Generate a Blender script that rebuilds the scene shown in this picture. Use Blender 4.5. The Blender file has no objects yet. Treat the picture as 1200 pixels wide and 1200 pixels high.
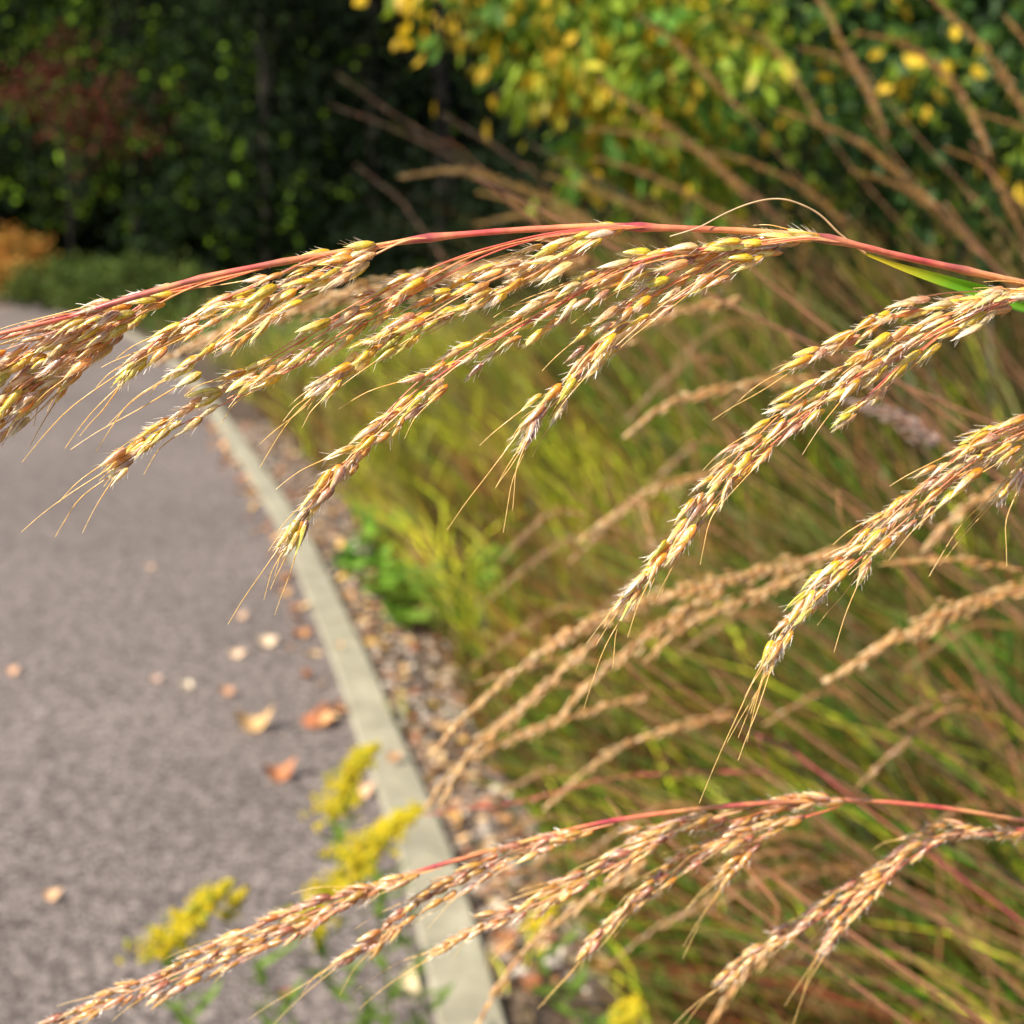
import bpy, math, random
import numpy as np
from mathutils import Vector

# ------------------------------------------------------------------ camera, sky, sun, exposure
scene = bpy.context.scene
R = math.radians
CAM_H, PITCH, FOC = 1.30, R(11.0), 1648.0          # FOC = focal length in units of a 1200-wide frame
cam_data = bpy.data.cameras.new("camera")
cam = bpy.data.objects.new("camera", cam_data)
scene.collection.objects.link(cam)
cam.location = (0, 0, CAM_H)
cam.rotation_euler = (R(90) - PITCH, 0, 0)
cam_data.sensor_width = 36.0
cam_data.lens = 36.0 * FOC / 1200.0
cam_data.clip_start = 0.01
cam_data.clip_end = 1500
cam_data.dof.use_dof = True
cam_data.dof.focus_distance = 0.272
cam_data.dof.aperture_fstop = 19.0
scene.camera = cam

SUN_EL, SUN_AZ = R(42), R(-130)                      # azimuth measured from +Y (view direction) towards +X
world = bpy.data.worlds.new("World")
scene.world = world
world.use_nodes = True
wn = world.node_tree
sky = wn.nodes.new("ShaderNodeTexSky")
sky.sky_type = 'NISHITA'
sky.sun_disc = False
sky.sun_elevation = SUN_EL
sky.sun_rotation = SUN_AZ
bgn = wn.nodes["Background"]
wn.links.new(sky.outputs[0], bgn.inputs[0])
bgn.inputs[1].default_value = 0.10
sd = bpy.data.lights.new("sun", 'SUN')
sd.energy = 5.0
sd.angle = R(0.5)
sd.color = (1.0, 0.90, 0.75)
sun = bpy.data.objects.new("sun", sd)
scene.collection.objects.link(sun)
sdir = Vector((math.sin(SUN_AZ) * math.cos(SUN_EL), math.cos(SUN_AZ) * math.cos(SUN_EL), math.sin(SUN_EL)))
sun.rotation_euler = sdir.to_track_quat('Z', 'Y').to_euler()
sun.location = sdir * 30
scene.view_settings.view_transform = 'Standard'
scene.view_settings.look = 'None'
scene.view_settings.gamma = 1.0
scene.view_settings.exposure = 0.85
scene.render.engine = 'CYCLES'
scene.cycles.use_denoising = True
scene.cycles.max_bounces = 7
scene.cycles.transparent_max_bounces = 8
scene.cycles.caustics_reflective = False
scene.cycles.caustics_refractive = False

rng = np.random.default_rng(7)
random.seed(7)
cP, sP = math.cos(PITCH), math.sin(PITCH)

def P(px, py, d):
    """world point seen at photo pixel (px,py) of the 1200 px frame, d metres along the view axis"""
    u, v = (px - 600) / FOC * d, (600 - py) / FOC * d
    return np.array((u, d * cP + v * sP, CAM_H - d * sP + v * cP))

def G(px, py, z=0.0):
    r = P(px, py, 1.0) - np.array((0, 0, CAM_H))
    t = (z - CAM_H) / r[2]
    return np.array((0, 0, CAM_H)) + r * t

# ------------------------------------------------------------------ mesh collector
class MB:
    def __init__(s): s.v, s.f, s.c, s.n = [], [], [], 0
    def add(s, v, f, c):
        v = np.asarray(v, float).reshape(-1, 3)
        c = np.asarray(c, float)
        if c.ndim == 1: c = np.tile(c, (len(v), 1))
        s.v.append(v); s.c.append(c.reshape(-1, 3)); s.f.append(np.asarray(f, np.int64).reshape(-1, 4) + s.n)
        s.n += len(v)
    def grid(s, v, c, wrap=False):
        """v: (rows, cols, 3)"""
        v = np.asarray(v, float); r, k = v.shape[:2]
        i = np.arange(r - 1)[:, None]; j = np.arange(k if wrap else k - 1)[None, :]
        j2 = (j + 1) % k
        f = np.stack((i * k + j, i * k + j2, (i + 1) * k + j2, (i + 1) * k + j), -1)
        c = np.asarray(c, float)
        if c.ndim == 2: c = np.repeat(c[:, None, :], k, 1)
        if c.ndim == 1: c = np.tile(c, (r, k, 1))
        s.add(v, f, c)
    def grids(s, v, c):
        """many open ribbons at once: v (n, rows, cols, 3)"""
        n, r, k = v.shape[:3]
        i = np.arange(r - 1)[:, None]; j = np.arange(k - 1)[None, :]
        f = np.stack((i * k + j, i * k + j + 1, (i + 1) * k + j + 1, (i + 1) * k + j), -1).reshape(1, -1, 4)
        f = f + (np.arange(n) * r * k)[:, None, None]
        s.add(v, f, c)
    def build(s, name, mat, parent=None, smooth=True, origin=None):
        me = bpy.data.meshes.new(name)
        v = np.concatenate(s.v) if s.v else np.zeros((0, 3)); f = np.concatenate(s.f); c = np.concatenate(s.c)
        if origin is not None: v = v - np.asarray(origin)
        me.vertices.add(len(v)); me.vertices.foreach_set("co", v.astype(np.float32).ravel())
        me.loops.add(f.size); me.loops.foreach_set("vertex_index", f.astype(np.int32).ravel())
        me.polygons.add(len(f))
        me.polygons.foreach_set("loop_start", np.arange(0, f.size, 4, dtype=np.int32))
        me.polygons.foreach_set("use_smooth", np.full(len(f), smooth))
        a = me.color_attributes.new("tint", 'FLOAT_COLOR', 'POINT')
        a.data.foreach_set("color", np.concatenate((c, np.ones((len(c), 1))), 1).astype(np.float32).ravel())
        me.update(calc_edges=True); me.validate()
        me.materials.append(mat)
        o = bpy.data.objects.new(name, me)
        scene.collection.objects.link(o)
        if parent is not None: o.parent = parent
        if origin is not None:
            o.location = tuple(origin)
        return o

def tag(o, label=None, cat=None, group=None, kind=None):
    if label: o["label"] = label
    if cat: o["category"] = cat
    if group: o["group"] = group
    if kind: o["kind"] = kind
    return o

def thing(name, label, cat, loc, group=None):
    o = bpy.data.objects.new(name, None)
    scene.collection.objects.link(o)
    o.location = tuple(float(a) for a in loc)
    o.empty_display_size = 0.05
    return tag(o, label, cat, group)

def spline(pts, n):
    pts = np.asarray(pts, float)
    if len(pts) == 2: return pts[0] + (pts[1] - pts[0]) * np.linspace(0, 1, n)[:, None]
    p = np.vstack((2 * pts[0] - pts[1], pts, 2 * pts[-1] - pts[-2]))
    m = len(pts) - 1
    t = np.linspace(0, m, n); i = np.minimum(t.astype(int), m - 1); u = (t - i)[:, None]
    a, b, c, d = p[i], p[i + 1], p[i + 2], p[i + 3]
    q = 0.5 * (2 * b + (c - a) * u + (2 * a - 5 * b + 4 * c - d) * u ** 2 + (3 * b - a - 3 * c + d) * u ** 3)
    L = np.concatenate(([0], np.cumsum(np.linalg.norm(np.diff(q, axis=0), axis=1))))
    w = np.linspace(0, L[-1], n)
    return np.stack([np.interp(w, L, q[:, k]) for k in range(q.shape[1])], 1)

def fine(pts, near=.30):
    """spline sampled finely over its last `near` metres and coarsely before; also the distance to the tip"""
    q = spline(pts, 1600); L = np.concatenate(([0], np.cumsum(np.linalg.norm(np.diff(q, axis=0), axis=1)))); d = L[-1] - L
    keep = np.array([i for i in range(1600) if i % 3 == 0 and d[i] < near or i % 30 == 0 or i == 1599])
    return q[keep], d[keep]

def unit(v):
    v = np.asarray(v, float); return v / (np.linalg.norm(v, axis=-1, keepdims=True) + 1e-12)

def frames(p):
    t = unit(np.gradient(p, axis=0))
    up = np.array((0.05, -0.3, 1.0))
    a = unit(np.cross(t, up)); b = np.cross(a, t)
    return t, a, b

def tube(mb, p, r, col, k=6):
    p = np.asarray(p, float); r = np.broadcast_to(np.asarray(r, float), (len(p),))
    t, a, b = frames(p)
    th = np.arange(k) * 2 * math.pi / k
    v = p[:, None] + r[:, None, None] * (np.cos(th)[None, :, None] * a[:, None] + np.sin(th)[None, :, None] * b[:, None])
    mb.grid(v, col, wrap=True)

# ------------------------------------------------------------------ materials (all procedural)
def new_mat(name):
    m = bpy.data.materials.new(name); m.use_nodes = True
    return m, m.node_tree, m.node_tree.nodes, m.node_tree.links

def plant_mat(name, rough=0.5, spec=0.4, trans=0.3, noise=300, amp=0.25, coat=0.0, tcol=(1.0, 0.95, 0.55)):
    m, nt, N, L = new_mat(name)
    b = N["Principled BSDF"]; out = N["Material Output"]
    at = N.new("ShaderNodeAttribute"); at.attribute_name = "tint"
    tc = N.new("ShaderNodeTexCoord")
    nz = N.new("ShaderNodeTexNoise"); nz.inputs["Scale"].default_value = noise; nz.inputs["Detail"].default_value = 3
    L.new(tc.outputs["Object"], nz.inputs["Vector"])
    mr = N.new("ShaderNodeMapRange"); mr.inputs["To Min"].default_value = 1 - amp; mr.inputs["To Max"].default_value = 1 + amp
    mr.inputs["From Min"].default_value = 0.3; mr.inputs["From Max"].default_value = 0.7
    L.new(nz.outputs["Fac"], mr.inputs["Value"])
    mx = N.new("ShaderNodeVectorMath"); mx.operation = 'SCALE'
    L.new(at.outputs["Color"], mx.inputs[0]); L.new(mr.outputs[0], mx.inputs["Scale"])
    L.new(mx.outputs[0], b.inputs["Base Color"])
    b.inputs["Roughness"].default_value = rough
    b.inputs["Specular IOR Level"].default_value = spec
    b.inputs["Coat Weight"].default_value = coat
    b.inputs["Coat Roughness"].default_value = 0.18
    if trans > 0:
        tr = N.new("ShaderNodeBsdfTranslucent"); mul = N.new("ShaderNodeVectorMath"); mul.operation = 'MULTIPLY'
        L.new(mx.outputs[0], mul.inputs[0]); mul.inputs[1].default_value = tuple(1.35 * c for c in tcol)
        L.new(mul.outputs[0], tr.inputs["Color"])
        ms = N.new("ShaderNodeMixShader"); ms.inputs[0].default_value = trans
        L.new(b.outputs[0], ms.inputs[1]); L.new(tr.outputs[0], ms.inputs[2]); L.new(ms.outputs[0], out.inputs["Surface"])
    return m

M_SPIKE = plant_mat("spikelet_husk", rough=0.27, spec=0.8, trans=0.30, noise=900, amp=0.22, coat=0.7, tcol=(1.0, .84, .36))
def add_bump(m, scale, dist, strength=.6):
    N, L = m.node_tree.nodes, m.node_tree.links
    tc = N.new("ShaderNodeTexCoord"); nz = N.new("ShaderNodeTexNoise"); nz.inputs["Scale"].default_value = scale; nz.inputs["Detail"].default_value = 4
    bp = N.new("ShaderNodeBump"); bp.inputs["Distance"].default_value = dist; bp.inputs["Strength"].default_value = strength
    L.new(tc.outputs["Object"], nz.inputs["Vector"]); L.new(nz.outputs["Fac"], bp.inputs["Height"]); L.new(bp.outputs[0], N["Principled BSDF"].inputs["Normal"])
add_bump(M_SPIKE, 2200, .00025)
M_STEM = plant_mat("reddish_stem", rough=0.35, spec=0.5, trans=0.0, noise=500, amp=0.2, coat=0.3)
M_GRASS = plant_mat("grass_blade", rough=0.45, spec=0.4, trans=0.42, noise=14, amp=0.3)
M_LEAF = plant_mat("green_leaf", rough=0.5, spec=0.25, trans=0.42, noise=9, amp=0.3)
M_FAR = plant_mat("tree_leaf", rough=0.7, spec=0.1, trans=0.3, noise=1.2, amp=0.6)
M_DRY = plant_mat("dry_leaf", rough=0.7, spec=0.2, trans=0.15, noise=60, amp=0.3, tcol=(1, .8, .6))
M_FLOWER = plant_mat("yellow_floret", rough=0.6, spec=0.2, trans=0.3, noise=120, amp=0.2)
M_BARK = plant_mat("bark", rough=0.85, spec=0.2, trans=0.0, noise=12, amp=0.45)
M_BLADE = plant_mat("ribbed_blade", rough=0.35, spec=0.5, trans=0.45, noise=160, amp=0.12)

def ground_mat(name, cols, scales, bump, bscale, rough=0.9, patch=0.6):
    m, nt, N, L = new_mat(name)
    b = N["Principled BSDF"]; tc = N.new("ShaderNodeTexCoord")
    n1 = N.new("ShaderNodeTexNoise"); n1.inputs["Scale"].default_value = scales[0]; n1.inputs["Detail"].default_value = 6
    n1.inputs["Roughness"].default_value = 0.65
    L.new(tc.outputs["Object"], n1.inputs["Vector"])
    cr = N.new("ShaderNodeValToRGB"); e = cr.color_ramp.elements
    e[0].position, e[1].position = 0.32, 0.68
    e[0].color = (*cols[0], 1); e[1].color = (*cols[-1], 1)
    for i, c in enumerate(cols[1:-1]):
        x = e.new(0.32 + 0.36 * (i + 1) / (len(cols) - 1)); x.color = (*c, 1)
    L.new(n1.outputs["Fac"], cr.inputs[0])
    vo = N.new("ShaderNodeTexVoronoi"); vo.inputs["Scale"].default_value = scales[1]
    L.new(tc.outputs["Object"], vo.inputs["Vector"])
    hs = N.new("ShaderNodeSeparateColor"); L.new(vo.outputs["Color"], hs.inputs[0])
    mr = N.new("ShaderNodeMapRange"); mr.inputs["To Min"].default_value = 1 - patch; mr.inputs["To Max"].default_value = 1 + patch
    L.new(hs.outputs[0], mr.inputs["Value"])
    n2 = N.new("ShaderNodeTexNoise"); n2.inputs["Scale"].default_value = scales[2]; n2.inputs["Detail"].default_value = 2
    L.new(tc.outputs["Object"], n2.inputs["Vector"])
    mr2 = N.new("ShaderNodeMapRange"); mr2.inputs["From Min"].default_value = .3; mr2.inputs["From Max"].default_value = .7
    mr2.inputs["To Min"].default_value = 0.86; mr2.inputs["To Max"].default_value = 1.14
    L.new(n2.outputs["Fac"], mr2.inputs["Value"])
    mm = N.new("ShaderNodeMath"); mm.operation = 'MULTIPLY'; L.new(mr.outputs[0], mm.inputs[0]); L.new(mr2.outputs[0], mm.inputs[1])
    sc = N.new("ShaderNodeVectorMath"); sc.operation = 'SCALE'; L.new(cr.outputs[0], sc.inputs[0]); L.new(mm.outputs[0], sc.inputs["Scale"])
    L.new(sc.outputs[0], b.inputs["Base Color"])
    b.inputs["Roughness"].default_value = rough; b.inputs["Specular IOR Level"].default_value = 0.25
    v2 = N.new("ShaderNodeTexVoronoi"); v2.inputs["Scale"].default_value = bscale
    L.new(tc.outputs["Object"], v2.inputs["Vector"])
    bp = N.new("ShaderNodeBump"); bp.inputs["Strength"].default_value = 0.9; bp.inputs["Distance"].default_value = bump
    bp.invert = True
    L.new(v2.outputs["Distance"], bp.inputs["Height"]); L.new(bp.outputs[0], b.inputs["Normal"])
    return m

M_PATH = ground_mat("path_chippings", [(.080, .065, .062), (.170, .141, .128), (.28, .235, .21)], (55, 85, 0.7), 0.007, 95, patch=0.6)
M_SOIL = ground_mat("mulch_soil", [(.03, .02, .014), (.08, .055, .038), (.18, .13, .095)], (30, 50, 1.5), 0.01, 60)
M_KERB = ground_mat("kerb_board", [(.26, .240, .175), (.31, .288, .21), (.35, .325, .24)], (9, 40, 5.0), 0.0012, 200, rough=0.75, patch=0.10)

# ------------------------------------------------------------------ kerb line, path, ground
KPX = [(600, 1420), (573, 1290), (547, 1183), (521, 1083), (497, 1000), (471, 933), (444, 867), (420, 800), (401, 755), (377, 700),
       (347, 633), (308, 567), (264, 500), (226, 448), (185, 412), (130, 382), (60, 356), (-60, 336), (-250, 322)]
K = spline([G(x, y)[:2] for x, y in KPX], 260)
K = np.vstack(([K[0] + (K[0] - K[3]) * s for s in (40, 20, 8)], K))
KT = unit(np.gradient(K, axis=0)); KN = np.stack((KT[:, 1], -KT[:, 0]), 1)      # KN points to the planted side
Z = lambda p, z: np.concatenate((p, np.full((len(p), 1), z)), 1)

def kerb_off(xy):
    """signed distance from the kerb line (positive on the planted side)"""
    xy = np.atleast_2d(xy); out = np.empty(len(xy))
    for i in range(0, len(xy), 4000):
        d = xy[i:i + 4000, None] - K[None]
        j = np.argmin((d ** 2).sum(-1), 1); dd = d[np.arange(len(j)), j]
        out[i:i + 4000] = (dd * KN[j]).sum(-1)
    return out

mb = MB()
gx = np.concatenate((np.linspace(-400, -12, 12), np.linspace(-10, 10, 50), np.linspace(12, 400, 12)))
gy = np.concatenate((np.linspace(-60, -2, 6), np.linspace(-1, 20, 60), np.linspace(22, 500, 20)))
X, Y = np.meshgrid(gx, gy)
mb.grid(np.stack((X, Y, np.zeros_like(X)), -1), (0.1, 0.07, 0.05))
tag(mb.build("ground", M_SOIL, smooth=True), kind="structure")

mb = MB()
cols_ = [K - KN * w for w in np.linspace(0.04, 3.0, 12)]
mb.grid(np.stack([Z(c, 0.006) for c in cols_], 1), (.2, .17, .17))
tag(mb.build("path", M_PATH), kind="structure")

mb = MB()                                                            # long flat edging board with rounded arrises
hw, hz = 0.057, 0.022
prof = [(-hw, -0.05), (-hw, hz - .006), (-hw + .006, hz), (0, hz + .0005), (hw - .006, hz), (hw, hz - .006), (hw, -0.05)]
mb.grid(np.stack([Z(K + KN * a, b) for a, b in prof], 1), (.4, .38, .3))
tag(mb.build("kerb", M_KERB, smooth=False), kind="structure")

# ------------------------------------------------------------------ colour pickers
def mixc(a, b, t):
    a, b, t = np.asarray(a, float), np.asarray(b, float), np.asarray(t, float)
    return a * (1 - t[..., None]) + b * t[..., None]

HUSK = [((.82, .44, .02), (.84, .72, .16)), ((.84, .36, .02), (.92, .76, .24)), ((.66, .54, .03), (.72, .74, .16)),
        ((.82, .52, .04), (.94, .88, .50)), ((.74, .34, .06), (.94, .80, .42)), ((.84, .60, .03), (.80, .80, .24)),
        ((.84, .64, .24), (.97, .94, .74)), ((.78, .44, .14), (.95, .86, .58)), ((.80, .56, .02), (.88, .84, .24)), ((.60, .28, .14), (.90, .76, .54))]
HUSKB = [((.74, .34, .05), (.84, .56, .18)), ((.66, .25, .05), (.84, .52, .24)), ((.64, .34, .05), (.78, .56, .22)), ((.48, .16, .08), (.80, .52, .34)), ((.70, .36, .05), (.82, .58, .20))]

def spikelet(mb, o, d, side, L, awn=0, hairs=16, dull=0.0, lowpoly=False, r=None, pal=None):
    """one husk: a lance-shaped seed with ribbed glumes, hairs, maybe an awn. o base, d axis"""
    r = r or rng
    d = unit(d); side = unit(side - d * np.dot(side, d)); up = np.cross(d, side)
    n, k = (5, 5) if lowpoly else (12, 16)
    t = np.linspace(0, 1, n)
    cb, ct = (pal or HUSK)[r.integers(len(pal or HUSK))]
    cb = np.array(cb) * r.uniform(.8, 1.15); ct = np.array(ct) * r.uniform(.85, 1.15)
    W = L * (r.uniform(.10, .14) if lowpoly else r.uniform(.08, .122))
    prof = np.sin(math.pi * np.clip(t, 0, 1) ** 0.60) ** 0.9 * (1 - .5 * t ** 1.5) * 1.16; prof = np.maximum(prof, .02)
    th = np.arange(k) * 2 * math.pi / k + r.uniform(0, 1)
    rib = 1 + (0 if lowpoly else .10) * np.cos(th * (k // 2))
    bend = r.uniform(-.07, .12) * L
    ctr = o + d * (t * L)[:, None] + up * (bend * np.sin(math.pi * t))[:, None]
    v = ctr[:, None] + prof[:, None, None] * W * (rib * np.cos(th))[None, :, None] * side + \
        prof[:, None, None] * W * .72 * (rib * np.sin(th))[None, :, None] * up
    c = mixc(cb, ct, np.clip((t - .25) / .6, 0, 1))
    c = np.repeat(c[:, None], k, 1)
    if not lowpoly:
        stripe = .70 + .45 * (np.arange(k) % 2) * r.uniform(.6, 1.1, k)
        c = c * stripe[None, :, None]
        a0 = r.integers(k); pale = r.uniform(.2, .55)                                           # the edge of the upper glume: a darker seam, paler beside it
        c[:, a0] *= np.array((.72, .52, .55)); c[:, (a0 + 1) % k] = c[:, (a0 + 1) % k] * .5 + pale
    mb.grid(v, c * (1 - dull), wrap=True)
    if not lowpoly:                                                  # outer glume, a thin shell standing off one side
        ph = r.uniform(0, 6.28); k2 = 5
        th2 = ph + np.linspace(-.95, .95, k2); t2 = np.linspace(0, 1, 8)
        pr2 = np.sin(math.pi * np.clip(t2, 0, 1) ** .8) ** .75 * (1 - .25 * t2) + .02
        L2 = L * r.uniform(.86, 1.08)
        ctr2 = o + d * (t2 * L2)[:, None]
        off = W * (1.15 + .35 * t2 * r.uniform(0, 1))
        v2 = ctr2[:, None] + (pr2 * off)[:, None, None] * (np.cos(th2)[None, :, None] * side + .8 * np.sin(th2)[None, :, None] * up)
        cb2, ct2 = (pal or HUSK)[r.integers(len(pal or HUSK))]
        c2 = mixc(cb2, np.minimum(np.array(ct2) * 1.15 + .05, .9), np.clip(t2 * 1.1, 0, 1))
        mb.grid(v2, c2 * (1 - dull))
    if hairs:
        m = hairs
        tt = r.uniform(0, .85, m); th3 = r.uniform(0, 6.28, m)
        rad = np.cos(th3)[:, None] * side + np.sin(th3)[:, None] * up
        b0 = o + d * (tt * L)[:, None] + rad * (np.interp(tt, t, prof) * W * .9)[:, None]
        hl = L * r.uniform(.12, .38, m)
        e0 = b0 + unit(d * 1.0 + rad * r.uniform(.25, .8, m)[:, None]) * hl[:, None]
        wv = unit(np.cross(e0 - b0, r.normal(size=(m, 3)))) * .000055
        vv = np.stack((np.stack((b0 - wv, b0 + wv), 1), np.stack((e0 - wv * .3, e0 + wv * .3), 1)), 1)
        mb.grids(vv, np.tile((.95, .86, .78), (m * 4, 1)))
    if awn:
        a = L * r.uniform(1.3, 2.3) * awn
        tip = o + d * L
        kn = tip + d * a * .38 + up * a * r.uniform(-.06, .06)
        dd = unit(d + up * r.uniform(-.35, .15) + side * r.uniform(-.25, .25) + np.array((0, 0, -.18)))
        q = spline([tip - d * L * .12, kn, kn + dd * a * .35, kn + dd * a * .62 + np.array((0, 0, -.03 * a))], 9)
        tube(mb, q, np.linspace(.00014, .00006, 9), mixc((.75, .44, .08), (.85, .66, .26), np.linspace(0, 1, 9)), 4)

STEMC = [(.70, .20, .07), (.76, .32, .12), (.56, .08, .07), (.80, .42, .20)]

def close_plume(name, label, cat, stem, stem_r, branches, L=0.0074, dull=0.0, pal=None, root=None, group=None, seed=1, density=1.0, cap=100):
    """stem / branch points are (px, py, depth). branches: (points, width_px, start_fraction, awns)"""
    r = np.random.default_rng(seed)
    sp = [P(*p) for p in stem]
    if root is not None: sp = [np.array(q) for q in root] + sp       # base on the ground outside the frame
    base = sp[0]
    T = thing(name, label, cat, base, group)
    q, dt = fine(sp)
    mb = MB()
    hue = np.clip(.55 + .5 * np.sin(dt * 150 + 1.3) + .2 * np.sin(dt * 410), 0, 1)
    rad = np.interp(dt, [0, .05, .25, 1.5], [stem_r * .7, stem_r * .95, stem_r * 1.3, stem_r * 2.6])
    scol = mixc(STEMC[2], STEMC[1], hue)
    for b_ in branches:
        i0 = np.argmin(np.linalg.norm(q - P(*b_[0][0]), axis=1)); g_ = np.exp(-((dt - dt[i0]) / .0032) ** 2)
        rad = rad * (1 + .28 * g_); scol = mixc(scol, np.array((.30, .04, .06)), np.clip(np.exp(-((dt - dt[i0] + .002) / .003) ** 2), 0, .8))
    scol = mixc(scol, np.array((.45, .42, .10)), np.clip(.5 * np.sin(dt * 77 + 2) - .15, 0, .3))
    tube(mb, q, rad * (1 + .05 * np.sin(dt * 900)), scol * (1 - dull), 8)
    st = mb.build("stem", M_STEM, T, origin=base); st.location = (0, 0, 0)
    seeds = []
    for bi, (pts, wpx, f0, awns) in enumerate(branches):
        pw = np.array([P(*p) for p in pts]); dm = np.mean([p[2] for p in pts])
        n = 60; q = spline(pw, n); tn, a, b = frames(q)
        vdir = unit(q - np.array((0, 0, CAM_H)))                     # lateral spread mostly across the branch
        lat = unit(np.cross(tn, vdir)); dep = unit(np.cross(lat, tn))
        half = wpx / 2 / FOC * dm
        length = np.linalg.norm(np.diff(q, axis=0), axis=1).sum()
        mb = MB()
        tt = np.linspace(0, 1, n)
        env = np.clip(np.minimum((tt - f0 * .6) / .25, (1.06 - tt) / .45), .12, 1)
        nth = max(3, int(wpx / 7))
        for j in range(nth):                                         # fine branchlets from the node
            la = (r.uniform(-.75, .75)) * half; de = r.uniform(-.6, .6) * half
            e = int(n * r.uniform(.55, .98))
            sm = np.clip(tt / .35, 0, 1) ** 1.3
            w = np.sin(tt * r.uniform(6, 14) + r.uniform(0, 6)) * half * .12 * np.clip(tt / .1, 0, 1)
            qq = q + lat * ((la * env * sm) + w)[:, None] + dep * (de * env * sm)[:, None]
            tube(mb, qq[:e], np.linspace(stem_r * .34, stem_r * .2, e) * np.clip(.25 + np.arange(e) / 5, 0, 1), mixc(STEMC[r.integers(4)], STEMC[r.integers(4)], tt[:e]) * (1 - dull), 5)
        B = mb.build("seed_branch", M_STEM, T, origin=base); B.location = (0, 0, 0)
        rows = max(1, int(round(wpx * density / (L * .27 * FOC / dm))))
        step = L * .50
        for row in range(rows):
            pos = length * f0 + r.uniform(0, step)
            while pos < length:
                f = pos / length; i = min(n - 1, int(f * (n - 1)))
                e = env[i]
                la = ((row + .5) / rows * 2 - 1) * half * e + r.normal() * half * .14
                la *= .85
                de = r.uniform(-1, 1) * half * .9 * e
                d = tn[i] + lat[i] * (la / half * .16 + r.normal() * .14) + dep[i] * (de / half * .15 + r.normal() * .12)
                o = q[i] + lat[i] * la + dep[i] * de
                edge = abs(la) > half * .45 or f > .8
                aw = 0
                if awns and r.random() < (.34 if edge else .12): aw = r.uniform(.4, 1.3)
                seeds.append((B, o, d, lat[i] + dep[i] * r.normal() * .6, L * r.uniform(.8, 1.12) * (1 - .12 * f), aw, de))
                # pedicel
                pos += step * (r.uniform(.75, 1.3) if r.random() > .06 else r.uniform(1.6, 2.6))
        # the last husks at the very tip, with long awns
        for j in range(2 if awns else 1):
            seeds.append((B, q[-1] - tn[-1] * L * .5 + lat[-1] * r.normal() * L * .12, tn[-1] + lat[-1] * r.normal() * .08, lat[-1], L * .9,
                          r.uniform(1.2, 2.0) if awns else 0, -1))
    def show(s):
        v = s[1] - np.array((0, 0, CAM_H)); z = v[1] * cP - v[2] * sP
        u = v[0] / z * FOC; w = (v[2] * cP + v[1] * sP) / z * FOC
        return (abs(u) < 600 and abs(w) < 600)
    order = sorted(range(len(seeds)), key=lambda i: (not show(seeds[i]), seeds[i][6]))
    keep = set(order[:cap]) if len(seeds) > cap else set(range(len(seeds)))
    rest = MB()
    for i, (B, o, d, sd_, l, aw, de) in enumerate(seeds):
        if i in keep:
            m1 = MB(); spikelet(m1, o, d, sd_, l, aw, 20, dull, r=r, pal=pal)
            s_ = m1.build("spikelet", M_SPIKE, B, origin=o); s_.location = tuple(o - base)
        else:
            spikelet(rest, o, d, sd_, l, aw, 20, dull, r=r, pal=pal)
    if rest.n:
        k_ = rest.build("spikelet_mass", M_SPIKE, T, origin=base); k_.location = (0, 0, 0); tag(k_, kind="stuff")
    print(name, len(seeds))
    return T

D = .272
def at(d, *pts): return [(x, y, d if len(e) == 0 else e[0]) for x, y, *e in pts]

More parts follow.
